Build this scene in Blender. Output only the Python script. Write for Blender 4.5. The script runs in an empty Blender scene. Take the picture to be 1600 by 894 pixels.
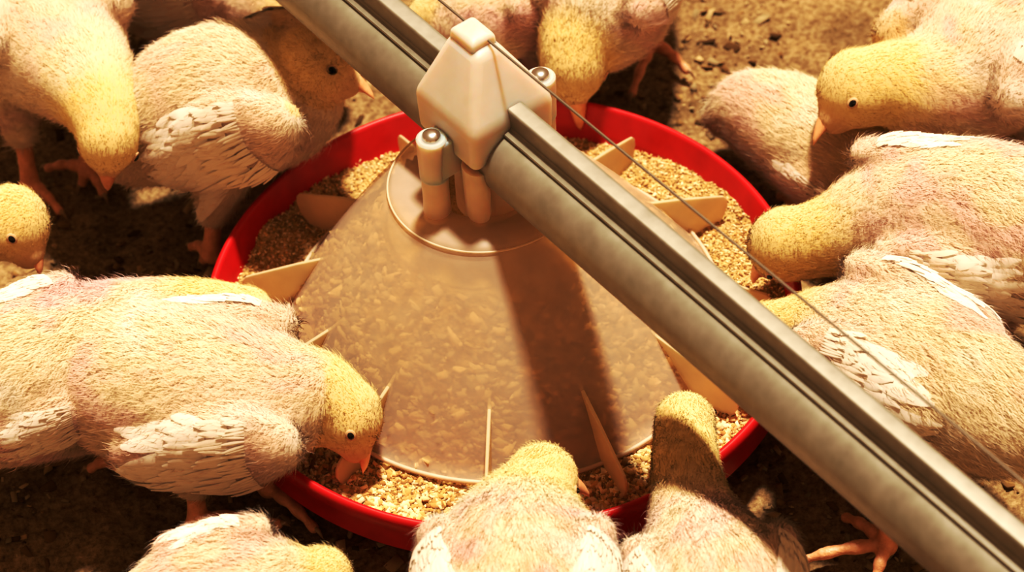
import bpy, bmesh, math, random
import numpy as np
from mathutils import Vector, Matrix
from mathutils.bvhtree import BVHTree

random.seed(7)
rng = np.random.default_rng(7)
C = bpy.context.scene.collection
PI = math.pi

# ------------------------------------------------------------------ camera
TH = math.radians(46.5)
RHO = math.radians(3.5)
FPX = 4610.0
DIST = 1.683
R0 = np.array([1.0, 0, 0])
F = np.array([0, math.cos(TH), -math.sin(TH)])
U0 = np.array([0, math.sin(TH), math.cos(TH)])
CR = math.cos(RHO) * R0 - math.sin(RHO) * U0
CU = math.cos(RHO) * U0 + math.sin(RHO) * R0
RIMC = np.array([0, 0, 0.055])
CAM = RIMC - DIST * F - ((785 - 800) / FPX * DIST) * CR + ((465 - 447) / FPX * DIST) * CU

def at(px, py, z):
    """world point on the level z seen at a place of the photograph"""
    d = F + (px - 800) / FPX * CR - (py - 447) / FPX * CU
    t = (z - CAM[2]) / d[2]
    return CAM + d * t

def depth(p):
    return float(np.dot(np.asarray(p) - CAM, F))

def m_per_px(p):
    return depth(p) / FPX

cam_d = bpy.data.cameras.new('camera')
cam = bpy.data.objects.new('camera', cam_d)
C.objects.link(cam)
M = Matrix(((CR[0], CU[0], -F[0], CAM[0]), (CR[1], CU[1], -F[1], CAM[1]), (CR[2], CU[2], -F[2], CAM[2]), (0, 0, 0, 1)))
cam.matrix_world = M
cam_d.sensor_fit = 'HORIZONTAL'
cam_d.sensor_width = 36
cam_d.lens = FPX / 1600 * 36
cam_d.clip_start = 0.05
cam_d.clip_end = 50
cam_d.dof.use_dof = True
cam_d.dof.focus_distance = 1.60
cam_d.dof.aperture_fstop = 9
bpy.context.scene.camera = cam

# ------------------------------------------------------------------ materials
def new_mat(name):
    m = bpy.data.materials.new(name)
    m.use_nodes = True
    nt = m.node_tree
    nt.nodes.clear()
    out = nt.nodes.new('ShaderNodeOutputMaterial')
    return m, nt, out

def N(nt, typ, **kw):
    n = nt.nodes.new(typ)
    for k, v in kw.items():
        if k in n.inputs:
            n.inputs[k].default_value = v
        else:
            setattr(n, k, v)
    return n

def L(nt, a, b):
    nt.links.new(a, b)

def ramp(nt, fac, stops):
    r = nt.nodes.new('ShaderNodeValToRGB')
    e = r.color_ramp.elements
    while len(e) < len(stops):
        e.new(0.5)
    for i, (p, c) in enumerate(stops):
        e[i].position = p
        e[i].color = (*c, 1)
    L(nt, fac, r.inputs[0])
    return r

def coords(nt, scale=1):
    tc = nt.nodes.new('ShaderNodeTexCoord')
    mp = nt.nodes.new('ShaderNodeMapping')
    mp.inputs['Scale'].default_value = (scale, scale, scale) if not isinstance(scale, tuple) else scale
    L(nt, tc.outputs['Object'], mp.inputs[0])
    return mp.outputs[0]

def mat_attr(name, rough=0.75, sheen=0.25, translucent=0.2, use_n=True):
    """colour and shading direction stored on the mesh"""
    m, nt, out = new_mat(name)
    p = N(nt, 'ShaderNodeBsdfDiffuse', Roughness=0.6)
    a = N(nt, 'ShaderNodeAttribute', attribute_name='col')
    L(nt, a.outputs['Color'], p.inputs['Color'])
    t = N(nt, 'ShaderNodeBsdfTranslucent')
    L(nt, a.outputs['Color'], t.inputs['Color'])
    if use_n:
        n = N(nt, 'ShaderNodeAttribute', attribute_name='nrm')
        vt = nt.nodes.new('ShaderNodeVectorTransform')
        vt.vector_type = 'NORMAL'; vt.convert_from = 'OBJECT'; vt.convert_to = 'WORLD'
        L(nt, n.outputs['Vector'], vt.inputs[0])
        vm = nt.nodes.new('ShaderNodeVectorMath'); vm.operation = 'NORMALIZE'
        L(nt, vt.outputs[0], vm.inputs[0])
        L(nt, vm.outputs[0], p.inputs['Normal'])
    mx = N(nt, 'ShaderNodeMixShader'); mx.inputs[0].default_value = translucent
    L(nt, p.outputs[0], mx.inputs[1]); L(nt, t.outputs[0], mx.inputs[2])
    L(nt, mx.outputs[0], out.inputs[0])
    return m

M_DOWN = mat_attr('chick_down', 0.9, 0.15, 0.33)
M_FEATHER = mat_attr('wing_feather', 0.7, 0.1, 0.25, use_n=True)

def mat_simple(name, col, rough=0.5, metal=0, spec=0.5, sss=0.0, srad=1.0, noise=None, bump=0.0, bscale=300):
    m, nt, out = new_mat(name)
    p = N(nt, 'ShaderNodeBsdfPrincipled', Roughness=rough, Metallic=metal)
    p.inputs['Base Color'].default_value = (*col, 1)
    p.inputs['Specular IOR Level'].default_value = spec
    if sss:
        p.inputs['Subsurface Weight'].default_value = sss
        p.inputs['Subsurface Radius'].default_value = (0.01, 0.005, 0.003)
        p.inputs['Subsurface Scale'].default_value = srad
    if noise or bump:
        v = coords(nt, 1)
        nz = N(nt, 'ShaderNodeTexNoise', Scale=noise[0] if noise else bscale, Detail=5.0)
        L(nt, v, nz.inputs['Vector'])
        if noise:
            r = ramp(nt, nz.outputs['Fac'], [(0.3, noise[1]), (0.7, noise[2])])
            L(nt, r.outputs[0], p.inputs['Base Color'])
        if bump:
            n2 = N(nt, 'ShaderNodeTexNoise', Scale=bscale, Detail=4.0)
            L(nt, v, n2.inputs['Vector'])
            b = N(nt, 'ShaderNodeBump', Strength=bump, Distance=0.001)
            L(nt, n2.outputs['Fac'], b.inputs['Height'])
            L(nt, b.outputs[0], p.inputs['Normal'])
    L(nt, p.outputs[0], out.inputs[0])
    return m

M_RED = mat_simple('red_plastic', (0.50, 0.006, 0.010), 0.42, bump=0.05, noise=(60, (0.42, 0.005, 0.009), (0.54, 0.010, 0.014)))
M_STEEL = mat_simple('bolt_steel', (0.6, 0.58, 0.55), 0.25, 1.0)
M_BEAK = mat_simple('beak_horn', (0.78, 0.40, 0.22), 0.4, sss=0.15, noise=(200, (0.70, 0.33, 0.18), (0.85, 0.47, 0.28)))
M_LEG = mat_simple('leg_skin', (0.66, 0.33, 0.18), 0.45, sss=0.15, noise=(160, (0.56, 0.26, 0.14), (0.75, 0.40, 0.23)), bump=0.5, bscale=700)
M_EYE = mat_simple('eye_black', (0.008, 0.006, 0.005), 0.08)
M_LID = mat_simple('eye_lid', (0.62, 0.40, 0.24), 0.7)
M_CLAW = mat_simple('claw_horn', (0.35, 0.22, 0.12), 0.4)
M_WIRE = mat_simple('wire_steel', (0.20, 0.17, 0.13), 0.45, 0.6)

# galvanised steel
m, nt, out = new_mat('galvanised_steel')
v = coords(nt, 1)
n1 = N(nt, 'ShaderNodeTexNoise', Scale=45.0, Detail=8.0, Roughness=0.65)
n2 = N(nt, 'ShaderNodeTexVoronoi', Scale=160.0)
L(nt, v, n1.inputs['Vector']); L(nt, v, n2.inputs['Vector'])
mx = N(nt, 'ShaderNodeMix', data_type='FLOAT'); mx.inputs[0].default_value = 0.2
L(nt, n1.outputs['Fac'], mx.inputs[2]); L(nt, n2.outputs['Distance'], mx.inputs[3])
r = ramp(nt, mx.outputs[0], [(0.22, (0.23, 0.21, 0.165)), (0.70, (0.33, 0.31, 0.26))])
p = N(nt, 'ShaderNodeBsdfPrincipled', Roughness=0.5, Metallic=0.55)
L(nt, r.outputs[0], p.inputs['Base Color'])
rr = N(nt, 'ShaderNodeMapRange'); rr.inputs['To Min'].default_value = 0.42; rr.inputs['To Max'].default_value = 0.62
L(nt, n1.outputs['Fac'], rr.inputs[0]); L(nt, rr.outputs[0], p.inputs['Roughness'])
L(nt, p.outputs[0], out.inputs[0])
M_GALV = m

def mat_frost(name, col, transp, trans_l, rough=0.35):
    m, nt, out = new_mat(name)
    v = coords(nt, 1)
    nz = N(nt, 'ShaderNodeTexNoise', Scale=70.0, Detail=6.0)
    L(nt, v, nz.inputs['Vector'])
    r = ramp(nt, nz.outputs['Fac'], [(0.3, tuple(c * 0.93 for c in col)), (0.7, tuple(min(1, c * 1.04) for c in col))])
    p = N(nt, 'ShaderNodeBsdfPrincipled', Roughness=rough)
    p.inputs['Specular IOR Level'].default_value = 0.4
    L(nt, r.outputs[0], p.inputs['Base Color'])
    t = N(nt, 'ShaderNodeBsdfTranslucent'); L(nt, r.outputs[0], t.inputs['Color'])
    a = N(nt, 'ShaderNodeMixShader'); a.inputs[0].default_value = trans_l
    L(nt, p.outputs[0], a.inputs[1]); L(nt, t.outputs[0], a.inputs[2])
    if transp > 0:
        tr = N(nt, 'ShaderNodeBsdfTransparent'); tr.inputs[0].default_value = (1, 0.94, 0.84, 1)
        b = N(nt, 'ShaderNodeMixShader'); b.inputs[0].default_value = transp
        L(nt, a.outputs[0], b.inputs[1]); L(nt, tr.outputs[0], b.inputs[2])
        L(nt, b.outputs[0], out.inputs[0])
    else:
        L(nt, a.outputs[0], out.inputs[0])
    return m

M_CONE = mat_frost('frosted_cone_plastic', (0.80, 0.69, 0.59), 0.60, 0.30)
M_FIN = mat_frost('frosted_fin_plastic', (0.84, 0.72, 0.50), 0.08, 0.45)
M_CAP = mat_simple('frosted_cap_plastic', (0.72, 0.63, 0.53), 0.42, sss=1.0, srad=2.5, noise=(60, (0.56, 0.50, 0.43), (0.62, 0.56, 0.49)), spec=0.4)
M_POST = mat_simple('frosted_post_plastic', (0.62, 0.50, 0.38), 0.42, sss=0.9, srad=1.5, noise=(60, (0.56, 0.45, 0.34), (0.66, 0.55, 0.42)), spec=0.4)

def mat_grain(name, cols, scale, bump):
    m, nt, out = new_mat(name)
    v = coords(nt, 1)
    a = N(nt, 'ShaderNodeTexNoise', Scale=scale * 0.12, Detail=4.0)
    b = N(nt, 'ShaderNodeTexNoise', Scale=scale, Detail=8.0, Roughness=0.7)
    vo = N(nt, 'ShaderNodeTexVoronoi', Scale=scale * 0.8)
    for n in (a, b, vo):
        L(nt, v, n.inputs['Vector'])
    r1 = ramp(nt, b.outputs['Fac'], [(0.30, cols[0]), (0.5, cols[1]), (0.72, cols[2])])
    r2 = ramp(nt, a.outputs['Fac'], [(0.35, (0.62, 0.60, 0.56)), (0.65, (1.1, 1.08, 1.05))])
    mu = N(nt, 'ShaderNodeMix', data_type='RGBA', blend_type='MULTIPLY')
    mu.inputs[0].default_value = 1
    L(nt, r1.outputs[0], mu.inputs[6]); L(nt, r2.outputs[0], mu.inputs[7])
    p = N(nt, 'ShaderNodeBsdfPrincipled', Roughness=0.95)
    p.inputs['Specular IOR Level'].default_value = 0.1
    L(nt, mu.outputs[2], p.inputs['Base Color'])
    ad = N(nt, 'ShaderNodeMath', operation='ADD')
    L(nt, b.outputs['Fac'], ad.inputs[0]); L(nt, vo.outputs['Distance'], ad.inputs[1])
    bp = N(nt, 'ShaderNodeBump', Strength=bump, Distance=0.002)
    L(nt, ad.outputs[0], bp.inputs['Height']); L(nt, bp.outputs[0], p.inputs['Normal'])
    L(nt, p.outputs[0], out.inputs[0])
    return m

M_LITTER = mat_grain('litter_floor', [(0.09, 0.052, 0.025), (0.28, 0.185, 0.10), (0.46, 0.34, 0.21)], 260, 0.7)
M_FEED = mat_grain('crumbled_feed', [(0.42, 0.25, 0.10), (0.66, 0.46, 0.22), (0.80, 0.62, 0.36)], 500, 0.6)
M_CRUMB = mat_attr('feed_crumb', 0.9, 0, 0.05, use_n=False)

# ------------------------------------------------------------------ helpers
def thing(name, label, cat, loc=(0, 0, 0), group=None):
    o = bpy.data.objects.new(name, None)
    o.empty_display_size = 0.02
    C.objects.link(o)
    o.location = tuple(loc)
    o['label'] = label; o['category'] = cat
    if group:
        o['group'] = group
    return o

def link_mesh(name, me, mat, parent=None, smooth=True):
    """vertices are given in world coordinates and become local to the parent"""
    o = bpy.data.objects.new(name, me)
    C.objects.link(o)
    if mat:
        me.materials.append(mat)
    if parent is not None:
        w = Vector((0, 0, 0)); q = parent
        while q is not None:
            w += q.location; q = q.parent
        n = len(me.vertices)
        co = np.empty(n * 3, dtype=np.float32)
        me.vertices.foreach_get('co', co)
        co = co.reshape(-1, 3) - np.array(w, dtype=np.float32)
        me.vertices.foreach_set('co', co.ravel())
        o.parent = parent
    if smooth:
        me.polygons.foreach_set('use_smooth', [True] * len(me.polygons))
    me.update()
    return o

def mesh_arrays(name, verts, faces):
    me = bpy.data.meshes.new(name)
    me.from_pydata([tuple(map(float, v)) for v in verts], [], faces)
    me.update()
    return me

def fast_mesh(name, verts, loops, starts, totals):
    me = bpy.data.meshes.new(name)
    me.vertices.add(len(verts)); me.vertices.foreach_set('co', np.asarray(verts, dtype=np.float32).ravel())
    me.loops.add(len(loops)); me.loops.foreach_set('vertex_index', np.asarray(loops, dtype=np.int32))
    me.polygons.add(len(starts))
    me.polygons.foreach_set('loop_start', np.asarray(starts, dtype=np.int32))
    me.update(calc_edges=True)
    return me

def lathe(name, prof, mat, parent, seg=128, centre=lambda z: (0, 0), closed=False, a0=0):
    vs, fs = [], []
    n = len(prof)
    for i in range(seg):
        a = 2 * PI * i / seg + a0
        for r, z in prof:
            cx, cy = centre(z)
            vs.append((cx + r * math.cos(a), cy + r * math.sin(a), z))
    m_ = n if closed else n - 1
    for i in range(seg):
        j = (i + 1) % seg
        for k in range(m_):
            l = (k + 1) % n
            fs.append((i * n + k, j * n + k, j * n + l, i * n + l))
    me = mesh_arrays(name, vs, fs)
    bm = bmesh.new(); bm.from_mesh(me)
    bmesh.ops.remove_doubles(bm, verts=bm.verts, dist=1e-6)
    bmesh.ops.recalc_face_normals(bm, faces=bm.faces)
    bm.to_mesh(me); bm.free()
    return link_mesh(name, me, mat, parent)

def auto_smooth(o, ang=35):
    me = o.data
    bm = bmesh.new(); bm.from_mesh(me)
    for e in bm.edges:
        if len(e.link_faces) == 2 and e.calc_face_angle(0) > math.radians(ang):
            e.smooth = False
    bm.to_mesh(me); bm.free()

def bevel_mod(o, w, s=3):
    b = o.modifiers.new('bevel', 'BEVEL'); b.width = w; b.segments = s; b.limit_method = 'ANGLE'
    b.angle_limit = math.radians(30)

def tube_pts(path, radii, seg=10, cap=True):
    path = [np.asarray(p, float) for p in path]
    vs, fs = [], []
    prev = None
    for i, p in enumerate(path):
        t = path[min(i + 1, len(path) - 1)] - path[max(i - 1, 0)]
        t /= np.linalg.norm(t) + 1e-12
        if prev is None:
            a = np.array([0, 0, 1.0]) if abs(t[2]) < 0.9 else np.array([1.0, 0, 0])
            u = np.cross(t, a)
        else:
            u = prev - t * np.dot(prev, t)
        u /= np.linalg.norm(u); prev = u
        w = np.cross(t, u)
        for k in range(seg):
            a = 2 * PI * k / seg
            vs.append(p + radii[i] * (math.cos(a) * u + math.sin(a) * w))
    for i in range(len(path) - 1):
        for k in range(seg):
            l = (k + 1) % seg
            fs.append((i * seg + k, i * seg + l, (i + 1) * seg + l, (i + 1) * seg + k))
    if cap:
        fs.append(tuple(range(seg))[::-1])
        fs.append(tuple((len(path) - 1) * seg + k for k in range(seg)))
    return vs, fs

def tube(name, path, radii, mat, parent, seg=12):
    vs, fs = tube_pts(path, radii, seg)
    o = link_mesh(name, mesh_arrays(name, vs, fs), mat, parent)
    auto_smooth(o, 50)
    return o

def vnoise(x, y, scale, seed):
    """smooth value noise on arrays"""
    g = np.random.default_rng(seed).random((257, 257))
    u = (x * scale) % 256; w = (y * scale) % 256
    i = np.minimum(np.floor(u).astype(int), 255); j = np.minimum(np.floor(w).astype(int), 255)
    fu = u - i; fw = w - j
    fu = fu * fu * (3 - 2 * fu); fw = fw * fw * (3 - 2 * fw)
    i1 = i + 1; j1 = j + 1
    return (g[i, j] * (1 - fu) * (1 - fw) + g[i1, j] * fu * (1 - fw) + g[i, j1] * (1 - fu) * fw + g[i1, j1] * fu * fw)

def fbm(x, y, scale, seed, octaves=4, gain=0.5):
    s = 0; a = 1; t = 0
    for k in range(octaves):
        s = s + a * vnoise(x + 3.1 * k, y + 7.7 * k, scale * 2 ** k, seed + k); t += a; a *= gain
    return s / t

def set_attr(me, name, typ, data):
    a = me.attributes.new(name, typ, 'POINT')
    a.data.foreach_set('color' if typ == 'FLOAT_COLOR' else 'vector', np.asarray(data, dtype=np.float32).ravel())

# ------------------------------------------------------------------ floor
def grid_mesh(name, x0, x1, y0, y1, step, hfun):
    xs = np.arange(x0, x1 + step / 2, step); ys = np.arange(y0, y1 + step / 2, step)
    X, Y = np.meshgrid(xs, ys)
    Z = hfun(X, Y)
    nx, ny = len(xs), len(ys)
    V = np.stack([X.ravel(), Y.ravel(), Z.ravel()], 1)
    i = np.arange(nx - 1); j = np.arange(ny - 1)
    I, J = np.meshgrid(i, j)
    a = (J * nx + I).ravel()
    loops = np.stack([a, a + 1, a + nx + 1, a + nx], 1).ravel()
    starts = np.arange(len(a)) * 4
    return fast_mesh(name, V, loops, starts, None)

def floor_h(X, Y):
    return -0.006 + 0.010 * (fbm(X, Y, 22, 3, 3) - 0.4) + 0.006 * (fbm(X, Y, 130, 9, 4, 0.7) - 0.5)

fl = link_mesh('floor', grid_mesh('floor', -0.75, 0.75, -0.6, 0.75, 0.0025, floor_h), M_LITTER)
fl['kind'] = 'structure'
def ring_floor():
    o = link_mesh('floor', grid_mesh('floor', -4, 4, -3, 5, 0.1, lambda X, Y: np.full_like(X, -0.012)), M_LITTER)
    o['kind'] = 'structure'
ring_floor()

def chips(name, P, size, flat, cols, mat, seed):
    """many little irregular chips in one mesh"""
    g = np.random.default_rng(seed)
    n = len(P)
    base = np.array([[-1, -1, -1], [1, -1, -1], [1, 1, -1], [-1, 1, -1], [-1, -1, 1], [1, -1, 1], [1, 1, 1], [-1, 1, 1]], float) * 0.5
    B = base[None] * (1 + 0.5 * (g.random((n, 8, 3)) - 0.5))
    s = size[0] + (size[1] - size[0]) * g.random((n, 1)) ** 2
    S = np.concatenate([s * (0.8 + g.random((n, 1)) * 1.2), s * (0.5 + 0.5 * g.random((n, 1))), s * flat * (0.5 + g.random((n, 1)))], 1)
    B = B * S[:, None, :]
    a = g.random(n) * 2 * PI; b = (g.random(n) - 0.5) * 1.3; c = (g.random(n) - 0.5) * 1.3
    ca, sa, cb, sb, cc, sc = np.cos(a), np.sin(a), np.cos(b), np.sin(b), np.cos(c), np.sin(c)
    x, y, z = B[..., 0], B[..., 1], B[..., 2]
    y, z = y * cb[:, None] - z * sb[:, None], y * sb[:, None] + z * cb[:, None]
    x, z = x * cc[:, None] - z * sc[:, None], x * sc[:, None] + z * cc[:, None]
    x, y = x * ca[:, None] - y * sa[:, None], x * sa[:, None] + y * ca[:, None]
    V = np.stack([x, y, z], -1) + P[:, None, :]
    q = np.array([[0, 3, 2, 1], [4, 5, 6, 7], [0, 1, 5, 4], [1, 2, 6, 5], [2, 3, 7, 6], [3, 0, 4, 7]])
    Fc = (q[None] + (np.arange(n) * 8)[:, None, None]).reshape(-1)
    me = fast_mesh(name, V.reshape(-1, 3), Fc, np.arange(n * 6) * 4, None)
    k = g.integers(0, len(cols), n)
    col = np.array(cols)[k] * (0.8 + 0.4 * g.random((n, 1)))
    col = np.repeat(np.concatenate([col, np.ones((n, 1))], 1), 8, 0)
    set_attr(me, 'col', 'FLOAT_COLOR', np.clip(col, 0, 1))
    return me

g = np.random.default_rng(5)
n = 22000
px = g.random(n) * 1.3 - 0.62; py = g.random(n) * 1.15 - 0.5
ok = px ** 2 + py ** 2 > 0.125 ** 2
px, py = px[ok], py[ok]
dens = fbm(px, py, 14, 77, 2)
ok = g.random(len(px)) < np.clip((dens - 0.25) * 2.2, 0.08, 1)
px, py = px[ok], py[ok]
P = np.stack([px, py, floor_h(px, py) + 0.0006], 1)
me = chips('litter', P, (0.0012, 0.0065), 0.22, [(0.42, 0.28, 0.14), (0.30, 0.18, 0.08), (0.18, 0.10, 0.045), (0.48, 0.35, 0.20), (0.10, 0.055, 0.025), (0.36, 0.27, 0.16)], M_CRUMB, 6)
o = link_mesh('litter', me, M_CRUMB, smooth=False); o['kind'] = 'stuff'
o['label'] = 'brown wood shavings and crumbs scattered over the barn floor'; o['category'] = 'litter'

# ------------------------------------------------------------------ feeder
feeder = thing('pan_feeder', 'round red pan feeder with frosted plastic cone hanging under the galvanised pipe', 'feeder', (0, 0, 0))

lathe('pan', [(0.0, 0.004), (0.10, 0.004), (0.132, 0.007), (0.150, 0.017), (0.1625, 0.036), (0.1658, 0.0535), (0.1672, 0.0553), (0.1690, 0.0553),
              (0.1706, 0.0535), (0.1712, 0.0470), (0.1702, 0.0462), (0.1695, 0.0300), (0.1680, 0.0275), (0.1655, 0.0265), (0.158, 0.022), (0.145, 0.010), (0.130, 0.001), (0.0, 0.0005)], M_RED, feeder, 192)

def cc(z):      # the hanging cone leans a little off the pan's middle
    t = (z - 0.041) / (0.147 - 0.041)
    return (0.0008 * (1 - t) - 0.0060 * t, 0.0)
zs = np.linspace(0.041, 0.147, 14)
def cone_r(z):
    t = (z - 0.041) / (0.147 - 0.041)
    return 0.124 + (0.0525 - 0.124) * t + 0.0025 * math.sin(PI * t)
outer = [(cone_r(z), z) for z in zs]
inner = [(cone_r(z) - 0.0014, z) for z in zs[::-1]]
cone = lathe('feed_cone', [(0.1262, 0.0392), (0.1268, 0.0405)] + outer + [(0.050, 0.1492), (0.030, 0.1505), (0.030, 0.149), (0.0495, 0.1478)] + inner + [(0.1235, 0.0395)], M_CONE, feeder, 160, cc, closed=True)
# bead of the shoulder and of the skirt
def ringbead(name, R, z, r, mat):
    prof = [(R + r * math.cos(a), z + r * math.sin(a)) for a in np.linspace(0, 2 * PI, 9)[:-1]]
    return lathe(name, prof, mat, feeder, 128, cc, closed=True)
M_BEAD = mat_frost('frosted_bead_plastic', (0.86, 0.74, 0.58), 0.25, 0.3)
ringbead('shoulder_ring', 0.0530, 0.1472, 0.0006, M_BEAD)
ringbead('skirt_bead', 0.1255, 0.0412, 0.0012, M_BEAD)

# fins
def fin(az):
    a = math.radians(az)
    d = np.array([math.cos(a), math.sin(a), 0]); t = np.array([-math.sin(a), math.cos(a), 0])
    pts = [(0.097, 0.0795), (0.1015, 0.0765), (0.118, 0.0700), (0.146, 0.0575), (0.150, 0.0555), (0.1525, 0.0520), (0.1530, 0.0465), (0.1500, 0.0380), (0.1450, 0.0335), (0.1380, 0.0330), (0.128, 0.0370), (0.120, 0.041)]
    # the inner edge follows the cone
    pts = [(max(r, 0), z) for r, z in pts] + [(cone_r(0.055) - 0.0005, 0.055), (cone_r(0.068) - 0.0005, 0.068)]
    vs, fs = [], []
    n = len(pts)
    cx = cc(0.05)[0]
    for s in (-1, 1):
        for r, z in pts:
            th = 0.0011 if r < 0.14 else 0.0009
            vs.append(d * r + t * s * th + np.array([cx, 0, z]))
    fs.append(tuple(range(n))[::-1]); fs.append(tuple(range(n, 2 * n)))
    for k in range(n):
        l = (k + 1) % n
        fs.append((k, l, n + l, n + k))
    me = mesh_arrays('fin', vs, fs)
    bm = bmesh.new(); bm.from_mesh(me); bmesh.ops.recalc_face_normals(bm, faces=bm.faces); bm.to_mesh(me); bm.free()
    o = link_mesh('fin', me, M_FIN, feeder, smooth=False)
    bevel_mod(o, 0.0006, 2)
for az in (-4, 28, 56.5, 84, 112, 141, 169, 200, 231, 264, 293.5, 326):
    fin(az)

# pipe frame: t along the pipe, n across, z up
vp = np.array([-5068 / FPX, 4562 / FPX])
PD = vp[0] * CR + vp[1] * CU + F
PD[2] = 0; PD /= np.linalg.norm(PD)
PN = np.array([PD[1], -PD[0], 0])
AX = at(760, 207, 0.187)
AX = AX - PD * np.dot(AX, PD) * 0
def pf(t, n_, z):
    """t towards the viewer along the pipe, n across to the far side, z above the pipe's axis"""
    return AX - PD * t + PN * n_ + np.array([0, 0, z])

def prism(name, prof, t0, t1, mat, parent, steps=1, smooth=True, fun=None):
    vs, fs = [], []
    n = len(prof)
    for i in range(steps + 1):
        t = t0 + (t1 - t0) * i / steps
        for a, b in prof:
            vs.append(pf(t, a, b))
    for i in range(steps):
        for k in range(n):
            l = (k + 1) % n
            fs.append((i * n + k, i * n + l, (i + 1) * n + l, (i + 1) * n + k))
    fs.append(tuple(range(n))[::-1]); fs.append(tuple(steps * n + k for k in range(n)))
    me = mesh_arrays(name, vs, fs)
    bm = bmesh.new(); bm.from_mesh(me); bmesh.ops.recalc_face_normals(bm, faces=bm.faces); bm.to_mesh(me); bm.free()
    o = link_mesh(name, me, mat, parent, smooth=smooth)
    if smooth:
        auto_smooth(o, 35)
    return o

RT = 0.0212
pipe = thing('feed_pipe', 'grey galvanised feed pipe with a hat shaped rail on top crossing over the pan', 'pipe', pf(0, 0, -RT))
prism('tube', [(RT * math.cos(a), RT * math.sin(a)) for a in np.linspace(0, 2 * PI, 65)[:-1]], -1.5, 0.62, M_GALV, pipe, 1)
def arc(cx, cz, r, a0, a1, k=5):
    return [(cx + r * math.cos(math.radians(a)), cz + r * math.sin(math.radians(a))) for a in np.linspace(a0, a1, k)]
xl, xr, zt = -0.0026, 0.0084, 0.0352
rail = [(-0.0076, 0.0212), (-0.0072, 0.0222), (xl - 0.0008, 0.0232)] + [(xl, 0.0242)] + arc(xl + 0.0016, zt - 0.0016, 0.0016, 180, 90) + arc(xr - 0.0028, zt - 0.0028, 0.0028, 90, 0) + [(xr, 0.0228), (0.0125, 0.0190), (0.0120, 0.0178),
        (xr - 0.001, 0.0208), (0.0, 0.0215)]
prism('rail', rail, -1.5, 0.62, M_GALV, pipe, 1)

wire_o = thing('wire', 'thin dark steel wire strung above the galvanised rail', 'wire', pf(0, 0.003, 0.067))
tube('strand', [pf(t, 0.003, 0.0672 - 0.0008 * math.cos(t * 9)) for t in np.linspace(-1.5, 0.62, 40)], [0.00075] * 40, M_WIRE, wire_o, 8)

# cap over the pipe
cap = thing('pipe_saddle', 'frosted white plastic saddle with bolts clamping the cone to the pipe', 'bracket', pf(0, 0, -0.04))
def loft(name, rings, mat, parent, bev=0.002, seg=4):
    vs, fs = [], []
    n = len(rings[0])
    for r in rings:
        vs += [pf(*p) for p in r]
    for i in range(len(rings) - 1):
        for k in range(n):
            l = (k + 1) % n
            fs.append((i * n + k, i * n + l, (i + 1) * n + l, (i + 1) * n + k))
    fs.append(tuple(range(n))[::-1]); fs.append(tuple((len(rings) - 1) * n + k for k in range(n)))
    me = mesh_arrays(name, vs, fs)
    bm = bmesh.new(); bm.from_mesh(me); bmesh.ops.recalc_face_normals(bm, faces=bm.faces); bm.to_mesh(me); bm.free()
    o = link_mesh(name, me, mat, parent, smooth=True)
    if bev:
        bevel_mod(o, bev, seg)
    auto_smooth(o, 30)
    return o
def rect(t0, t1, n0, n1, z):
    return [(t0, n0, z), (t1, n0, z), (t1, n1, z), (t0, n1, z)]
HL, HW = 0.0265, 0.0275
loft('hood', [rect(-HL + 0.001, HL - 0.001, -HW + 0.0005, HW - 0.0005, 0.0035), rect(-HL, HL, -HW, HW, 0.030), rect(-0.0185, 0.0095, -0.0105, 0.0100, 0.0600), rect(-0.0150, 0.0075, -0.0080, 0.0070, 0.0640)], M_CAP, cap, 0.0060, 6)
# top tab that holds the wire
loft('wire_clip', [rect(-0.0172, 0.0040, -0.0082, 0.0085, 0.057), rect(-0.0165, 0.0030, -0.0076, 0.0080, 0.0680), rect(-0.013, 0.000, -0.0050, 0.0055, 0.0695)], M_CAP, cap, 0.003, 4)
# lower prongs at the corners, bolt posts
zr = 0.1475 - AX[2]
for sn in (-1, 1):
    q = (0.017, sn * 0.0205)
    prong = [[(q[0] + r_ * math.cos(a), q[1] + r_ * 0.8 * math.sin(a), z) for a in np.linspace(0, 2 * PI, 17)[:-1]] for r_, z in ((0.0060, zr - 0.001), (0.0078, zr + 0.006), (0.0088, 0.0))] 
    loft('prong', prong, M_POST, cap, 0)
    q = (-0.001, 0.0385 if sn > 0 else -0.0350)
    def disc(r_, z):
        return [(q[0] + r_ * math.cos(a), q[1] + r_ * math.sin(a), z) for a in np.linspace(0, 2 * PI, 33)[:-1]]
    loft('post', [disc(0.0078, zr - 0.001), disc(0.0074, zr + 0.010), disc(0.0074, -0.010)], M_POST, cap, 0)
    lug = loft('bolt_lug', [disc(0.0080, -0.011), disc(0.0084, 0.010), disc(0.0084, 0.0165), disc(0.0070, 0.0175)], M_CAP, cap, 0)
    loft('lug_web', [rect(-0.009, 0.0075, min(sn * 0.020, sn * 0.036), max(sn * 0.020, sn * 0.036), -0.009), rect(-0.0088, 0.0073, min(sn * 0.020, sn * 0.036), max(sn * 0.020, sn * 0.036), 0.0160)], M_CAP, cap, 0.0015)
    b = loft('bolt', [disc(0.0052, 0.0174), disc(0.0052, 0.0180), disc(0.0047, 0.0196), disc(0.0034, 0.0207), disc(0.0014, 0.0212)], M_STEEL, cap, 0)
# throat from the tube down into the cone
loft('throat', [[(0.019 * math.cos(a), 0.019 * math.sin(a), z) for a in np.linspace(0, 2 * PI, 33)[:-1]] for z in (-0.050, -0.016)], M_POST, cap, 0)

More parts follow.
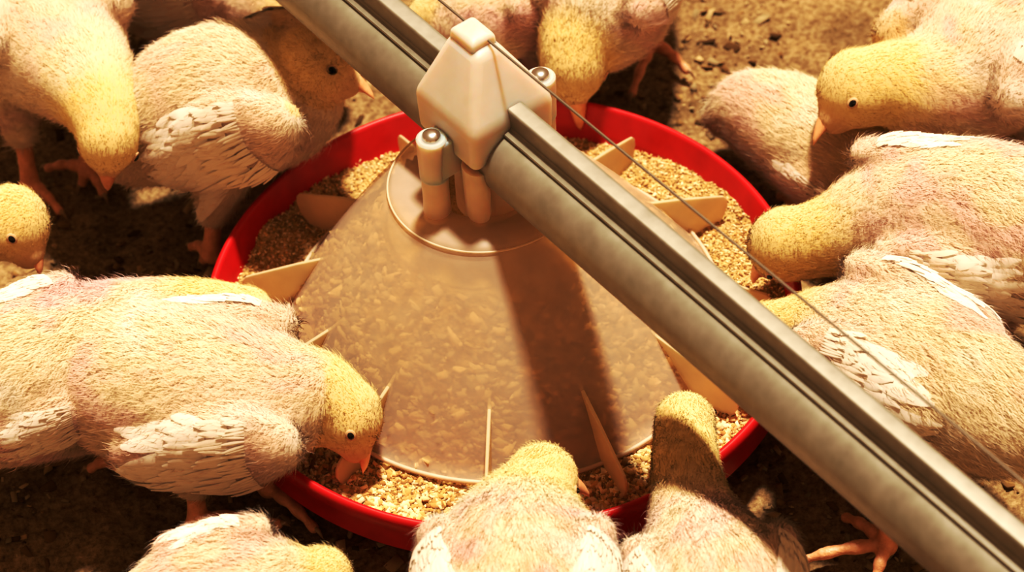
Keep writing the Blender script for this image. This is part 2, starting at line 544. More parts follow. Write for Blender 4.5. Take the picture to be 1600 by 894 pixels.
# ------------------------------------------------------------------ feed
def feed_h(r, a, X, Y):
    z = 0.0355 + 0.004 * (fbm(X + 2, Y + 2, 35, 21, 3) - 0.5) * 2 + 0.0018 * (fbm(X + 5, Y + 5, 300, 31, 3, 0.7) - 0.5) * 2
    z = z + 0.0035 * np.clip((r - 0.15) / 0.012, 0, 1) * np.sin(a * 3 + 0.6)
    z = z - 0.004 * np.exp(-((r - 0.155) / 0.02) ** 2) * np.clip(np.cos(a - 2.1), 0, 1) ** 3
    return z
rs = np.linspace(0.006, 0.1655, 110); aa = np.linspace(0, 2 * PI, 721)[:-1]
Rr, Aa = np.meshgrid(rs, aa)
X = Rr * np.cos(Aa); Y = Rr * np.sin(Aa)
Z = feed_h(Rr, Aa, X, Y)
# heaped up under the cone (the part shining through the frosted plastic)
cxm = X + 0.002
rc = np.hypot(cxm, Y)
tt = (0.120 - rc) / (0.124 - 0.0525)
Zc = 0.041 + tt * 0.106 - 0.0045 + 0.0030 * (fbm(X + 9, Y + 3, 90, 41, 4, 0.65) - 0.5) * 2
Zc = np.minimum(Zc, 0.124 + 0.004 * (fbm(X, Y, 60, 44, 3) - 0.5))
Z = np.where(rc < 0.1205, np.maximum(Z - 0.003, Zc), Z)
nr, na = len(rs), len(aa)
I, J = np.meshgrid(np.arange(nr - 1), np.arange(na))
a0 = (J * nr + I).ravel(); b0 = (((J + 1) % na) * nr + I).ravel()
loops = np.stack([a0, a0 + 1, b0 + 1, b0], 1).ravel()
me = fast_mesh('feed', np.stack([X.ravel(), Y.ravel(), Z.ravel()], 1), loops, np.arange(len(a0)) * 4, None)
n = 26000
g = np.random.default_rng(15)
r_ = np.sqrt(g.random(n) * (0.164 ** 2 - 0.118 ** 2) + 0.118 ** 2); a_ = g.random(n) * 2 * PI
x_ = r_ * np.cos(a_); y_ = r_ * np.sin(a_)
P = np.stack([x_, y_, feed_h(r_, a_, x_, y_) + 0.0004], 1)
coarse = (y_ < 0.0)
n2 = 9000
r2 = 0.055 + 0.065 * np.sqrt(g.random(n2)); a2 = g.random(n2) * 2 * PI
x2 = r2 * np.cos(a2) - 0.002; y2 = r2 * np.sin(a2)
P2 = np.stack([x2, y2, np.minimum(0.041 + (0.120 - r2) / 0.0715 * 0.106 - 0.0040, 0.122)], 1)
CO = [(0.80, 0.60, 0.33), (0.70, 0.48, 0.22), (0.58, 0.36, 0.15), (0.88, 0.72, 0.46), (0.40, 0.22, 0.09)]
crumbs = [chips('c1', P[coarse], (0.0009, 0.0034), 0.6, CO, None, 16), chips('c2', P[~coarse], (0.0005, 0.0016), 0.6, CO, None, 17), chips('c3', P2 - np.array([0, 0, 0.0012]), (0.002, 0.0070), 0.45, [(0.62, 0.46, 0.25), (0.78, 0.62, 0.38), (0.46, 0.32, 0.16)], None, 18)]
bm = bmesh.new(); 
for c_ in crumbs:
    bm.from_mesh(c_)
mc = bpy.data.meshes.new('crumbs'); bm.to_mesh(mc); bm.free()
fo = link_mesh('feed', me, M_FEED); fo['kind'] = 'stuff'; fo['label'] = 'tan crumbled feed filling the red pan'; fo['category'] = 'feed'
fc = link_mesh('feed_crumbs', mc, M_CRUMB, fo, smooth=False); fc['kind'] = 'stuff'

# ------------------------------------------------------------------ chicks
CREAM = np.array((0.93, 0.79, 0.62)); YELLOW = np.array((0.94, 0.73, 0.37)); PINK = np.array((0.88, 0.61, 0.57)); WHITE = np.array((0.97, 0.90, 0.82))
ICO = None
def ico():
    global ICO
    if ICO is None:
        bm = bmesh.new(); bmesh.ops.create_icosphere(bm, subdivisions=3, radius=1)
        ICO = (np.array([v.co for v in bm.verts]), [tuple(v.index for v in f.verts) for f in bm.faces]); bm.free()
    return ICO

def remesh(blobs, voxel, smooth_it=6):
    """blobs: (centre, 3x3 axes) -> one smooth closed surface"""
    iv, if_ = ico()
    vs, fs = [], []
    for c, A in blobs:
        k = len(vs)
        vs.extend((iv @ A.T + c).tolist())
        fs.extend([tuple(i + k for i in f) for f in if_])
    me = mesh_arrays('tmp', vs, fs)
    o = bpy.data.objects.new('tmp', me); C.objects.link(o)
    r = o.modifiers.new('r', 'REMESH'); r.mode = 'VOXEL'; r.voxel_size = voxel
    s = o.modifiers.new('s', 'SMOOTH'); s.factor = 0.6; s.iterations = smooth_it
    dg = bpy.context.evaluated_depsgraph_get()
    ev = o.evaluated_get(dg)
    out = bpy.data.meshes.new_from_object(ev)
    bpy.data.objects.remove(o); bpy.data.meshes.remove(me)
    return out

def norm(v):
    v = np.asarray(v, float)
    return v / (np.linalg.norm(v, axis=-1, keepdims=True) + 1e-12)

def catmull(P, k):
    P = np.asarray(P, float)
    Q = np.vstack([2 * P[0] - P[1], P, 2 * P[-1] - P[-2]])
    out = []
    for i in range(1, len(Q) - 2):
        for j in range(k):
            t = j / k
            out.append(0.5 * ((2 * Q[i]) + (-Q[i - 1] + Q[i + 1]) * t + (2 * Q[i - 1] - 5 * Q[i] + 4 * Q[i + 1] - Q[i + 2]) * t * t + (-Q[i - 1] + 3 * Q[i] - 3 * Q[i + 1] + Q[i + 2]) * t ** 3))
    out.append(P[-1])
    return np.array(out)

def sph(c, r):
    return (np.asarray(c, float), np.eye(3) * r)

def ell(c, ax, ra):
    """ellipsoid with axes ax (three unit vectors) and radii ra"""
    return (np.asarray(c, float), np.stack([ax[i] * ra[i] for i in range(3)], 1))

def rej(a, t):
    a = a - t * np.dot(a, t)
    return a / (np.linalg.norm(a) + 1e-12)

Z3 = np.array([0, 0, 1.0])

def cd(x, y, z=0.0):
    return x * CR + y * CU - z * F

def make_foot(root, top, ground, heading, toes_px=None, sc=1.0):
    top = np.asarray(top); gr = np.asarray(ground).copy(); gr[2] = 0.010 * sc
    bl = []
    hock = top
    for t in np.linspace(0, 1, 14):
        bl.append(sph(top * (1 - t) + gr * t, sc * (0.0066 - 0.0012 * math.sin(t * PI))))
    h = norm(np.array([heading[0], heading[1], 0])); s_ = np.array([-h[1], h[0], 0])
    tips = []
    if toes_px:
        for (x, y) in toes_px:
            tips.append(at(x, y, 0.004))
    else:
        for a, l in ((0.0, 0.044), (0.62, 0.036), (-0.62, 0.036), (PI - 0.3, 0.018)):
            tips.append(gr + (h * math.cos(a) + s_ * math.sin(a)) * l * sc)
    claws = []
    for tp in tips:
        tp = np.array(tp); tp[2] = 0.004
        d = norm(tp - gr)
        L_ = np.linalg.norm(tp - gr)
        for t in np.linspace(0, 1, 15):
            p = gr * (1 - t) + tp * t
            p[2] = 0.010 * sc * (1 - t) + 0.0035 * t + 0.0035 * math.sin(PI * t) * sc
            bl.append(sph(p, sc * (0.0046 - 0.0018 * t + 0.0005 * math.cos(t * 6 * PI))))
        claws.append(([tp + d * 0.0005 + Z3 * 0.0005, tp + d * 0.004 + Z3 * 0.0008, tp + d * 0.0075 - Z3 * 0.003], [0.0019, 0.0014, 0.0002]))
    me = remesh(bl, 0.0011, 4)
    me.name = 'foot'
    o = link_mesh('foot', me, M_LEG, root)
    for path, rad in claws:
        v_, f_ = tube_pts(path, rad, 6)
        link_mesh('claw', mesh_arrays('claw', v_, f_), M_CLAW, o)

def chick(label, nodes, beak, feet=None, wing=(0.45, 72, 1.0), wings=(-1, 1), fur=1.0, yellow_from=None, seed=1, hair=32000, pink=0.5, toes=None,
          body_mid=None, head_up=None, wing2=None, gape=0.0, auto_feet=True, tail=True):
    g = np.random.default_rng(seed)
    W = [at(n[0], n[1], n[2]) for n in nodes]
    Rm = [n[3] * m_per_px(w) for n, w in zip(nodes, W)]
    bt = at(*beak)
    A = catmull([np.append(w, r) for w, r in zip(W, Rm)], 8)
    cen, rad = A[:, :3], np.maximum(A[:, 3], 0.006)
    nn = len(cen)
    tan = norm(np.gradient(cen, axis=0))
    ib = int(np.argmax(rad))
    if body_mid is not None:
        ib = int(body_mid * (nn - 1))
    root = thing('chick', label, 'chick', (float(cen[ib][0]), float(cen[ib][1]), 0), 'white chicks around the feeder')
    head = cen[-1]; hr = rad[-1]
    bd = norm(bt - head)
    neckt = norm(cen[-1] - cen[-6])
    up = rej(0.75 * neckt + 0.45 * Z3, bd) if head_up is None else rej(np.array(head_up, float), bd)
    sd = np.cross(bd, up)
    blobs = []
    for i in range(nn):
        blobs.append(sph(cen[i], rad[i]))
    # face: skull, cheeks and muzzle
    blen = np.linalg.norm(bt - head)
    fb = hr * 0.95           # where the beak's root lies
    blobs.append(ell(head + up * hr * 0.10 - bd * hr * 0.05, (bd, sd, up), (hr * 1.08, hr * 0.98, hr * 0.98)))
    for t in np.linspace(0, 1, 5):
        blobs.append(ell(head + bd * fb * t * 0.95 - up * hr * 0.06 * t, (bd, sd, up), (hr * (0.85 - 0.40 * t), hr * (0.80 - 0.36 * t), hr * (0.84 - 0.36 * t))))
    # thighs
    body = cen[ib]; br = rad[ib]; hd = norm(np.array([tan[ib][0], tan[ib][1], 0])); sdw = np.array([-hd[1], hd[0], 0])
    feetl = []
    for k, s in enumerate((1, -1)):
        if feet is not None and k < len(feet) and feet[k] is not None:
            gp = at(feet[k][0], feet[k][1], 0.008)
        elif auto_feet:
            gp = body + sdw * s * br * 0.55 + hd * br * 0.25; gp[2] = 0.008
        else:
            continue
        tp_ = toes[k] if toes and k < len(toes) else None
        sgn = 1 if np.dot(gp - body, sdw) >= 0 else -1
        hip = body + sdw * sgn * br * 0.42 - Z3 * br * 0.30
        kn = gp * 0.72 + hip * 0.28; kn[2] = max(0.040, kn[2])
        for t in np.linspace(0, 1, 8):
            blobs.append(sph(hip * (1 - t) + kn * t, br * 0.50 * (1 - t) + 0.0105 * t))
        feetl.append((kn, gp, hd, tp_))
    # wing pads
    wf = []
    for s in wings:
        wp = wing2 if (wing2 is not None and s == wings[-1]) else wing
        iw = int(wp[0] * (nn - 1)); c = cen[iw]; r = rad[iw]; t = tan[iw]
        u = rej(Z3, t); v = np.cross(t, u) * s
        ph = math.radians(wp[1]); dr = math.cos(ph) * u + math.sin(ph) * v; cr = -math.sin(ph) * u + math.cos(ph) * v
        w = wp[2] * r / 0.05
        tilt = math.radians(wp[3]) if len(wp) > 3 else 0.25
        tb = math.cos(tilt) * t - math.sin(tilt) * cr; crb = math.sin(tilt) * t + math.cos(tilt) * cr
        pc = c + dr * r * 0.94
        blobs.append(ell(pc + tb * 0.006 * w, (tb, crb, dr), (0.034 * w, 0.023 * w, 0.0115 * w)))
        blobs.append(ell(pc - tb * 0.016 * w + crb * 0.002 * w, (tb, crb, dr), (0.030 * w, 0.018 * w, 0.009 * w)))
        blobs.append(ell(pc + tb * 0.028 * w, (tb, crb, dr), (0.014 * w, 0.014 * w, 0.011 * w)))
        wf.append((pc, tb, crb, dr, w))
    me = remesh(blobs, 0.0026, 7)
    nv = len(me.vertices)
    V = np.empty(nv * 3, np.float32); me.vertices.foreach_get('co', V); V = V.reshape(-1, 3).astype(float)
    VN = np.empty(nv * 3, np.float32); me.vertices.foreach_get('normal', VN); VN = VN.reshape(-1, 3).astype(float)
    me.calc_loop_triangles()
    T = np.empty(len(me.loop_triangles) * 3, np.int32); me.loop_triangles.foreach_get('vertices', T); T = T.reshape(-1, 3)
    bvh = BVHTree.FromPolygons([tuple(v) for v in V], [tuple(int(i) for i in t) for t in T])

    def near_idx(Pp):
        out = np.empty(len(Pp), int)
        for a in range(0, len(Pp), 4000):
            d = np.linalg.norm(Pp[a:a + 4000, None, :] - cen[None], axis=2) - rad[None] * 0.6
            out[a:a + 4000] = np.argmin(d, 1)
        return out
    idxV = near_idx(V)
    yf = (0.62 if yellow_from is None else yellow_from) * (nn - 1)
    def colour(Pp, idx, nrm_):
        y = np.clip((idx - yf) / (0.18 * nn), 0, 1)[:, None]
        q = (Pp - body)
        nz = fbm(q[:, 0] + q[:, 2] * 0.7 + seed, q[:, 1] + q[:, 2] * 0.5 + seed, 45, 50 + seed, 3)[:, None]
        col = CREAM * (1 - y) + YELLOW * y
        # crown of yellow on the back
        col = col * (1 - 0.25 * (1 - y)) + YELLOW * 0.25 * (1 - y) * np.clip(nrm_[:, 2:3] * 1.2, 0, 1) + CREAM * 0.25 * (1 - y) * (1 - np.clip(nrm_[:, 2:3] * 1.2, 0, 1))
        pk = np.clip((nz - 0.52) * 5, 0, 1) * (1 - y) * pink
        for pc, tb, crb, dr, w in wf:
            dd = np.linalg.norm(Pp - (pc + tb * 0.012 * w), axis=1)[:, None]
            pk = np.maximum(pk, np.exp(-(dd / (0.026 * w)) ** 2) * 0.75 * min(1, pink + 0.3))
        col = col * (1 - pk) + PINK * pk
        fd = np.linalg.norm(Pp - (head + bd * hr * 0.95 - up * hr * 0.1), axis=1)[:, None]
        fk = np.exp(-(fd / (hr * 0.62)) ** 2) * 0.75
        col = col * (1 - fk) + np.array((0.86, 0.56, 0.36)) * fk
        wh = np.clip((0.42 - nz) * 4, 0, 1) * (1 - y) * 0.5
        return col * (1 - wh) + WHITE * wh
    colV = colour(V, idxV, VN)
    # ---- down: short tapering ribbons on the same mesh
    a, b, c = V[T[:, 0]], V[T[:, 1]], V[T[:, 2]]
    area = 0.5 * np.linalg.norm(np.cross(b - a, c - a), axis=1)
    H = int(hair * fur * 2.3)
    ti = g.choice(len(T), H, p=area / area.sum())
    u1 = np.sqrt(g.random((H, 1))); u2 = g.random((H, 1))
    w0, w1, w2 = 1 - u1, u1 * (1 - u2), u1 * u2
    Pp = a[ti] * w0 + b[ti] * w1 + c[ti] * w2
    Nn = norm(VN[T[ti, 0]] * w0 + VN[T[ti, 1]] * w1 + VN[T[ti, 2]] * w2)
    Cc = colV[T[ti, 0]] * w0 + colV[T[ti, 1]] * w1 + colV[T[ti, 2]] * w2
    ix = idxV[T[ti, 0]]
    # the muzzle next to the beak keeps short down
    dh = np.linalg.norm(Pp - (head + bd * fb), axis=1)
    keep = (dh > hr * 0.35) & (Pp[:, 2] > 0.012)
    Pp, Nn, Cc, ix, dh = Pp[keep], Nn[keep], Cc[keep], ix[keep], dh[keep]
    H = len(Pp)
    flow = -tan[ix]
    hz = np.clip((ix - 0.60 * nn) / (0.3 * nn), 0, 1)
    Ln = (0.0042 * (1 - hz) + 0.0022 * hz) * (0.55 + 0.7 * g.random(H) + 1.3 * (g.random(H) > 0.90)) * np.clip(dh / (hr * 1.5), 0.25, 1)
    cl = fbm(Pp[:, 0] + Pp[:, 2] + 3, Pp[:, 1] - Pp[:, 2] + 3, 160, 70 + seed, 2)
    cvec = np.stack([vnoise(Pp[:, 0] + Pp[:, 2], Pp[:, 1] + Pp[:, 2] * 0.6, 220, 71 + k) - 0.5 for k in range(3)], 1)
    Ln *= 0.7 + 0.6 * cl
    flow = flow - Nn * np.sum(flow * Nn, 1, keepdims=True)
    D0 = norm(Nn * 0.36 + flow * 0.8 + cvec * 0.40 + 0.16 * g.normal(size=(H, 3)))
    D1 = norm(Nn * 0.20 + flow * 1.0 + cvec * 0.45 - Z3 * 0.06 + 0.16 * g.normal(size=(H, 3)))
    S = norm(np.cross(Nn, D0) + 0.15 * g.normal(size=(H, 3)))
    S = -S
    wd = 0.00020 * (0.7 + 0.6 * g.random((H, 1)))
    Ln = Ln[:, None]
    p0 = Pp - Nn * 0.0006; p1 = Pp + D0 * Ln * 0.45; p2 = p1 + D1 * Ln * 0.55
    RV = np.stack([p0 - S * wd, p0 + S * wd, p1 + S * wd * 0.75, p1 - S * wd * 0.75, p2], 1).reshape(-1, 3)
    NR = norm(Nn + 0.10 * g.normal(size=(H, 3)) + 0.25 * cvec)
    tint = (0.90 + 0.2 * g.random((H, 1)))
    Cr = Cc * tint
    colR = np.repeat(Cr[:, None, :], 5, 1)
    colR[:, 4] = np.minimum(1, colR[:, 4] * 1.05)
    k5 = (np.arange(H) * 5)[:, None] + nv
    quads = np.concatenate([k5, k5 + 1, k5 + 2, k5 + 3], 1); tris = np.concatenate([k5 + 3, k5 + 2, k5 + 4], 1)
    # body polygons
    npoly = len(me.polygons)
    ls = np.empty(npoly, np.int32); me.polygons.foreach_get('loop_start', ls)
    li = np.empty(len(me.loops), np.int32); me.loops.foreach_get('vertex_index', li)
    loops = np.concatenate([li, quads.ravel(), tris.ravel()])
    starts = np.concatenate([ls, len(li) + np.arange(H) * 4, len(li) + 4 * H + np.arange(H) * 3])
    full = fast_mesh('body', np.concatenate([V, RV]), loops, starts, None)
    bpy.data.meshes.remove(me)
    cols = np.concatenate([colV * 0.85 + 0.15 * np.array([1, 0.90, 0.74]), colR.reshape(-1, 3)]); cols = np.concatenate([np.clip(cols, 0, 1), np.ones((len(cols), 1))], 1)
    set_attr(full, 'col', 'FLOAT_COLOR', cols)
    set_attr(full, 'nrm', 'FLOAT_VECTOR', np.concatenate([VN, np.repeat(NR, 5, 0)]))
    link_mesh('body', full, M_DOWN, root)

    # ---- feathers
    def feathers(name, specs, mat):
        vs, fs, cs, ns = [], [], [], []
        for (P0, D, Lf, Wf, lift, colr) in specs:
            P0 = np.asarray(P0)
            st = []
            pos = P0.copy(); d = norm(D)
            K = 7
            for k in range(K):
                t = k / (K - 1)
                r = bvh.find_nearest(Vector(pos))
                q = np.array(r[0]); nq = np.array(r[1])
                d = rej(d, nq)
                off = lift * (0.25 + 0.75 * t) + 0.0008
                drift = max(0.0, np.dot(pos - q, nq))
                st.append((q + nq * off, d.copy(), nq))
                pos = q + d * Lf / (K - 1)
            k0 = len(vs)
            for k, (q, dd, nq) in enumerate(st):
                t = k / (K - 1)
                wv = Wf * 0.5 * (math.sin(PI * min(1, 0.12 + 0.80 * t)) ** 0.6 if t < 0.999 else 0.25)
                sv = np.cross(dd, nq)
                vs += [q - sv * wv - nq * 0.0003, q - sv * wv * 0.5, q + nq * 0.0003, q + sv * wv * 0.5, q + sv * wv - nq * 0.0003]
                cs += [colr * (0.88 + 0.12 * t), colr, colr * 0.97, colr, colr * (0.88 + 0.12 * t)]
                ns += [nq - sv * 0.2, nq - sv * 0.1, nq, nq + sv * 0.1, nq + sv * 0.2]
                if k:
                    for j in range(4):
                        fs.append((k0 + (k - 1) * 5 + j, k0 + (k - 1) * 5 + j + 1, k0 + k * 5 + j + 1, k0 + k * 5 + j))
        me_ = mesh_arrays(name, vs, fs)
        cs = np.clip(np.array(cs), 0, 1)
        set_attr(me_, 'col', 'FLOAT_COLOR', np.concatenate([cs, np.ones((len(cs), 1))], 1))
        set_attr(me_, 'nrm', 'FLOAT_VECTOR', norm(np.array(ns)))
        return link_mesh(name, me_, mat, root)
    for pc, tb, crb, dr, w in wf:
        sp = []
        rows = [(14, 0.008, 0.036, 0.0078, 0.0008), (20, -0.001, 0.026, 0.0052, 0.0014), (26, -0.010, 0.019, 0.0032, 0.0019), (28, -0.017, 0.013, 0.0020, 0.0022)]
        for (cnt, back, Lf, Wf, lift) in rows:
            for k in range(cnt):
                f = k / (cnt - 1)
                yy = (-0.019 + 0.038 * f) * w
                ang = 0.42 * (f - 0.35) + g.normal() * 0.13
                D = -tb * math.cos(ang) + crb * math.sin(ang)
                P0 = pc - tb * (back - 0.006 * abs(f - 0.5)) * w + crb * yy + dr * 0.006
                cw = WHITE * (0.93 + 0.09 * g.random()) * np.array([1, 0.985, 0.96])
                if lift > 0.0015:
                    cw = CREAM * 0.5 + WHITE * 0.5
                sp.append((P0, D, Lf * w * (0.7 + 0.5 * g.random()) * (0.72 + 0.5 * f), Wf * w, lift * w, cw))
        feathers('wing', sp, M_FEATHER)
    if tail:
        t0 = tan[0]; u = rej(Z3, t0); sd2 = np.cross(t0, u)
        sp = []
        for k in range(9):
            f = k / 8 - 0.5
            sp.append((cen[2] + u * rad[2] * 0.8 + sd2 * f * rad[2] * 1.2, -t0 + sd2 * f * 0.5, 0.022, 0.006, 0.0025, WHITE * 0.98))
        feathers('tail', sp, M_FEATHER)

    # ---- beak
    bl = max(blen - fb * 0.82, 0.008)
    r0 = min(hr * 0.46, 0.0088)
    p0 = head + bd * fb * 0.80
    def horn(name, off, ln, ru, rd, hook):
        vs, fs = [], []
        K, Sg = 9, 14
        for k in range(K):
            t = k / (K - 1)
            q = p0 + bd * ln * t + up * (off + hook * t * t)
            rr_ = (1 - t) ** 0.62 * 1.0 + 0.02
            for j in range(Sg):
                a = 2 * PI * j / Sg
                zz = math.sin(a); zz = zz * (ru if zz > 0 else rd)
                vs.append(q + sd * math.cos(a) * r0 * 0.80 * rr_ + up * zz * rr_)
        for k in range(K - 1):
            for j in range(Sg):
                l = (j + 1) % Sg
                fs.append((k * Sg + j, k * Sg + l, (k + 1) * Sg + l, (k + 1) * Sg + j))
        fs.append(tuple((K - 1) * Sg + j for j in range(Sg)))
        me_ = mesh_arrays(name, vs, fs)
        return link_mesh(name, me_, M_BEAK, root)
    horn('upper_beak', 0.0004, bl, r0 * 0.95, r0 * 0.25, -r0 * 0.42)
    horn('lower_beak', -0.0006 - gape, bl * 0.84, r0 * 0.2, r0 * 0.55, 0.0)
    # ---- eyes
    for s in (-1, 1):
        guess = head + bd * hr * 0.38 + sd * s * hr * 1.2 + up * hr * 0.10
        r = bvh.ray_cast(Vector(guess), Vector(-sd * s))
        q = np.array(r[0]) if r[0] is not None else head + sd * s * hr * 0.8
        nq = norm(np.array(r[1]) if r[0] is not None else sd * s)
        for nm, c_, ra, mt in (('eye', q + nq * 0.0010, (0.0025, 0.0014, 0.0018), M_EYE), ('eyelid', q + nq * 0.0003, (0.0037, 0.0012, 0.0029), M_LID)):
            iv, if_ = ico()
            e1 = rej(bd, nq); e3 = np.cross(e1, nq)
            Am = np.stack([e1 * ra[0], nq * ra[1], e3 * ra[2]], 1)
            link_mesh(nm, mesh_arrays(nm, (iv @ Am.T + c_).tolist(), if_), mt, root)
    for kn, gp, hd_, tp_ in feetl:
        make_foot(root, kn, gp, hd_, tp_)
    return root

# front left, pecking over the rim
chick('plump cream chick in full profile pecking over the front rim',
      [(75, 640, .070, 42), (130, 600, .080, 82), (210, 600, .088, 122), (300, 612, .088, 138), (375, 622, .085, 122), (435, 625, .085, 95), (485, 618, .082, 74), (515, 628, .080, 63), (540, 652, .074, 57)],
      (576, 738, .050), feet=[(310, 815), (420, 765)], toes=[[(434, 818), (338, 865), (285, 850)], None], wing=(0.46, 84, 1.35, 16), wing2=(0.44, 60, 1.0, 5), wings=(1, -1), seed=11, pink=0.65, body_mid=0.40, head_up=cd(1, 0.25, 0.1))
# behind it
chick('yellow necked chick half hidden behind the plump one, its head dipped in the pan',
      [(-120, 640, .070, 60), (-60, 605, .080, 115), (20, 592, .086, 136), (100, 568, .086, 122), (180, 530, .085, 92), (250, 495, .085, 62), (320, 482, .085, 47), (385, 492, .078, 44)],
      (430, 545, .040), feet=[(190, 725), (150, 700)], wing=(0.40, 36, 0.75, 0), wing2=(0.34, 84, 0.75, 5), seed=12, pink=1.0, body_mid=0.32, hair=30000)
# head at the left edge
chick('chick with only its small yellow head showing, eye open, below the dark gap',
      [(-330, 470, .080, 60), (-240, 440, .088, 110), (-170, 420, .085, 110), (-110, 400, .080, 85), (-60, 375, .088, 62), (-20, 353, .092, 56), (20, 352, .090, 57)],
      (70, 428, .070), seed=13, pink=0.4, body_mid=0.30, hair=24000, head_up=cd(0.5, 0.8, 0.2))
# top left, head hanging towards us
chick('chick facing us with its pale head hung straight down and beak at the dark floor',
      [(-60, -190, .085, 60), (-10, -110, .090, 105), (35, -20, .098, 128), (70, 45, .100, 122), (108, 95, .104, 94), (145, 140, .108, 70), (165, 185, .106, 56), (170, 222, .100, 48)],
      (167, 302, .072), feet=[(48, 290), (140, 268)], toes=[[(92, 328), (40, 345), (10, 330)], [(75, 262), (128, 285), (160, 300)]], wing=(0.42, 58, 1.1, 0), seed=14, pink=0.5, body_mid=0.38, head_up=cd(0.0, 0.3, 1), hair=32000)
# top left, upright with the dark eye
chick('upright chick under the pipe with a dark eye and big folded wing facing us',
      [(205, 245, .050, 45), (250, 205, .072, 84), (310, 168, .090, 118), (375, 155, .098, 122), (430, 155, .102, 104), (462, 130, .110, 80), (478, 105, .120, 64), (495, 103, .128, 58)],
      (590, 148, .112), feet=[(330, 400), (440, 250)], toes=[[(345, 412), (300, 385), (318, 405)], None], wing=(0.50, 84, 1.45, 20), wing2=(0.48, 84, 1.45, 20), seed=15, pink=0.35, body_mid=0.42, head_up=cd(0.1, 1, 0.1), hair=34000)
# top edge
chick('chick cut by the top edge, its bright yellow neck stretched under the pipe',
      [(120, -130, .070, 50), (190, -95, .080, 85), (255, -35, .072, 98), (325, -22, .072, 88), (380, -4, .072, 68), (425, 8, .072, 56), (470, 25, .068, 46), (505, 42, .060, 42)],
      (550, 90, .040), seed=16, pink=0.6, body_mid=0.36, hair=22000, wing=(0.4, 70, 1.0))
chick('pink winged chick behind the saddle, its small eye just above the rail',
      [(920, -130, .075, 45), (868, -80, .085, 75), (805, -20, .088, 88), (760, 25, .088, 80), (722, 40, .086, 58), (695, 32, .086, 42), (672, 30, .082, 37)],
      (632, 66, .066), seed=17, pink=0.9, body_mid=0.36, hair=24000, wing=(0.40, 60, 1.1, 10), head_up=(0, 0.2, 1))
chick('chick facing us from the far rim, forehead down and beak in the feed',
      [(1010, -220, .085, 55), (985, -130, .092, 95), (962, -50, .096, 112), (940, 5, .094, 104), (915, 45, .090, 76), (898, 75, .088, 58), (895, 105, .080, 53)],
      (908, 208, .038), feet=[(1020, 72), (885, 120)], toes=[[(1072, 108), (988, 145), (1030, 60)], None], wing=(0.46, 56, 1.05, 0), seed=18, pink=0.75, body_mid=0.45, head_up=(0, -0.55, 0.85), hair=34000)
# right side
chick('fluffy chick lying against the outer rim, head tucked out of sight',
      [(1140, 180, .036, 38), (1170, 172, .042, 58), (1215, 190, .046, 78), (1270, 222, .048, 90), (1320, 252, .048, 84), (1360, 270, .044, 68), (1395, 285, .040, 50), (1430, 300, .036, 42)],
      (1470, 340, .016), tail=False, seed=19, pink=0.5, body_mid=0.42, hair=34000, wing=(0.55, 92, 0.95, 0), yellow_from=0.5)
chick('chick reaching in with lowered peach beak and narrowed eye above the fluffy one',
      [(1760, -110, .080, 60), (1690, -50, .095, 110), (1610, 20, .102, 138), (1545, 80, .100, 130), (1490, 125, .098, 102), (1440, 138, .104, 80), (1390, 130, .110, 66), (1338, 142, .110, 60)],
      (1264, 222, .090), seed=20, pink=0.7, body_mid=0.34, hair=36000, wing=(0.44, 62, 1.2, -10), wing2=(0.44, 62, 1.2, -10), head_up=cd(-0.75, 0.75, 0.25))
chick('chick with rounded yellow head lowered over the rim beside the wire, body stretched out behind',
      [(1760, 450, .080, 60), (1690, 420, .090, 100), (1610, 375, .100, 128), (1530, 345, .104, 128), (1450, 335, .102, 112), (1385, 340, .098, 90), (1320, 362, .092, 68), (1270, 376, .086, 60), (1228, 384, .080, 58)],
      (1168, 440, .046), feet=[(1566, 545), None], wing=(0.42, 96, 1.25, 5), wing2=(0.55, 40, 1.1, 0), seed=21, pink=0.7, body_mid=0.34, hair=36000)
chick('chick lying behind the rail with scalloped white wing feathers and no head in view',
      [(1590, 690, .072, 50), (1560, 660, .080, 88), (1500, 620, .086, 118), (1430, 580, .090, 130), (1360, 550, .090, 112), (1300, 530, .088, 84), (1250, 520, .086, 60), (1205, 520, .082, 48)],
      (1140, 560, .046), feet=[(1385, 855), (1500, 800)], toes=[[(1245, 878), (1322, 808), (1368, 905)], None], wing=(0.52, 62, 1.3, 5), wing2=(0.52, 62, 1.3, 5), wings=(-1, 1), seed=22, pink=0.55, body_mid=0.40, hair=36000)
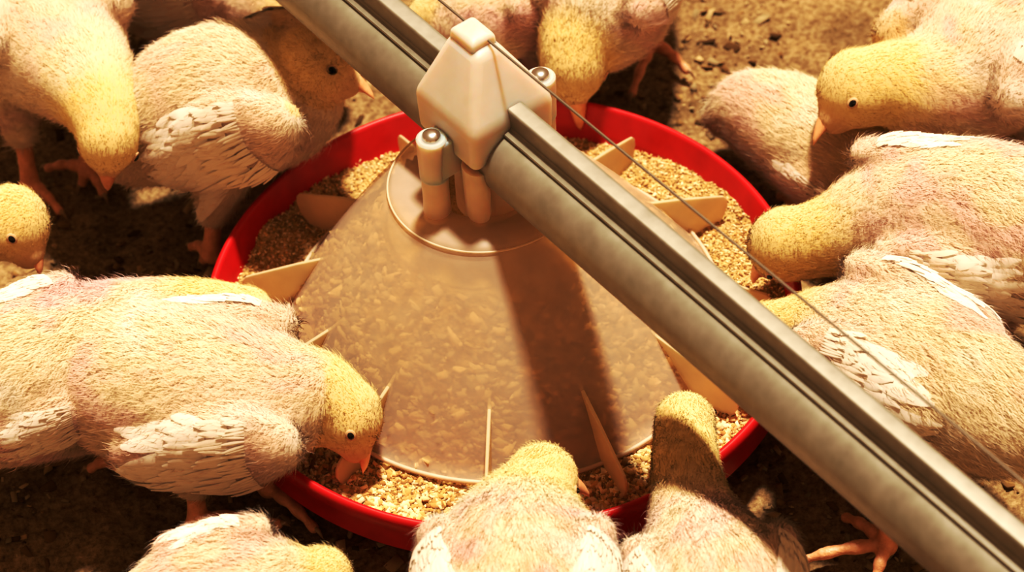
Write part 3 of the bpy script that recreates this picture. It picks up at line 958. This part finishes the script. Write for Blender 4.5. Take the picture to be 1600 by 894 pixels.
# bottom edge
chick('chick seen from behind at the front rim, both pink shoulders and turned head showing',
      [(800, 1110, .070, 60), (805, 1030, .084, 118), (808, 945, .090, 152), (810, 885, .092, 134), (818, 828, .092, 98), (828, 785, .092, 70), (848, 752, .090, 56)],
      (925, 768, .066), wing=(0.38, 58, 0.80, -10), wing2=(0.38, 58, 0.80, -10), seed=23, pink=0.75, body_mid=0.36, hair=38000, yellow_from=0.52, head_up=(0, 0.4, 0.9))
chick('chick seen from behind with a long upright neck, its head bent into the feed',
      [(1120, 1130, .060, 60), (1112, 1050, .076, 110), (1120, 968, .080, 142), (1108, 900, .082, 116), (1088, 832, .082, 78), (1077, 768, .080, 59), (1070, 708, .076, 52), (1071, 662, .070, 48)],
      (1100, 634, .044), wing=(0.36, 62, 0.85, -10), seed=24, pink=0.6, body_mid=0.32, hair=36000, yellow_from=0.55, head_up=(0, 1, 0.3))
chick('low chick at the bottom edge with a white wing tip raised on its back',
      [(180, 1020, .060, 45), (235, 985, .072, 80), (310, 950, .078, 108), (380, 935, .080, 105), (435, 925, .078, 78), (475, 915, .076, 58), (505, 905, .072, 48)],
      (565, 960, .040), wing=(0.45, 45, 1.0, 0), seed=25, pink=0.6, body_mid=0.40, hair=28000)

# ------------------------------------------------------------------ light
sun_d = bpy.data.lights.new('heat_lamp', 'SUN')
sun_d.energy = 6.7
sun_d.color = (1.0, 0.865, 0.70)
sun_d.angle = math.radians(5.0)
sun = bpy.data.objects.new('heat_lamp', sun_d); C.objects.link(sun)
d = Vector((-0.10, -0.20, -1.0)).normalized()
sun.rotation_euler = d.to_track_quat('-Z', 'Y').to_euler()
sun.location = (0.3, 0.6, 3)

w = bpy.data.worlds.new('world'); bpy.context.scene.world = w
w.use_nodes = True
nt = w.node_tree
bg = nt.nodes['Background']
bg.inputs[0].default_value = (1.0, 0.58, 0.29, 1)
bg.inputs[1].default_value = 0.50

vs_ = bpy.context.scene.view_settings
vs_.view_transform = 'Standard'
vs_.look = 'None'
vs_.exposure = 0.0
vs_.gamma = 1.0
vs_.use_curve_mapping = True
cm_ = vs_.curve_mapping.curves[3]
cm_.points.new(0.13, 0.065)
cm_.points.new(0.40, 0.41)
cm_.points.new(0.72, 0.76)
vs_.curve_mapping.update()
bpy.context.scene.cycles.max_bounces = 8
bpy.context.scene.cycles.transparent_max_bounces = 12
bpy.context.scene.cycles.use_denoising = True
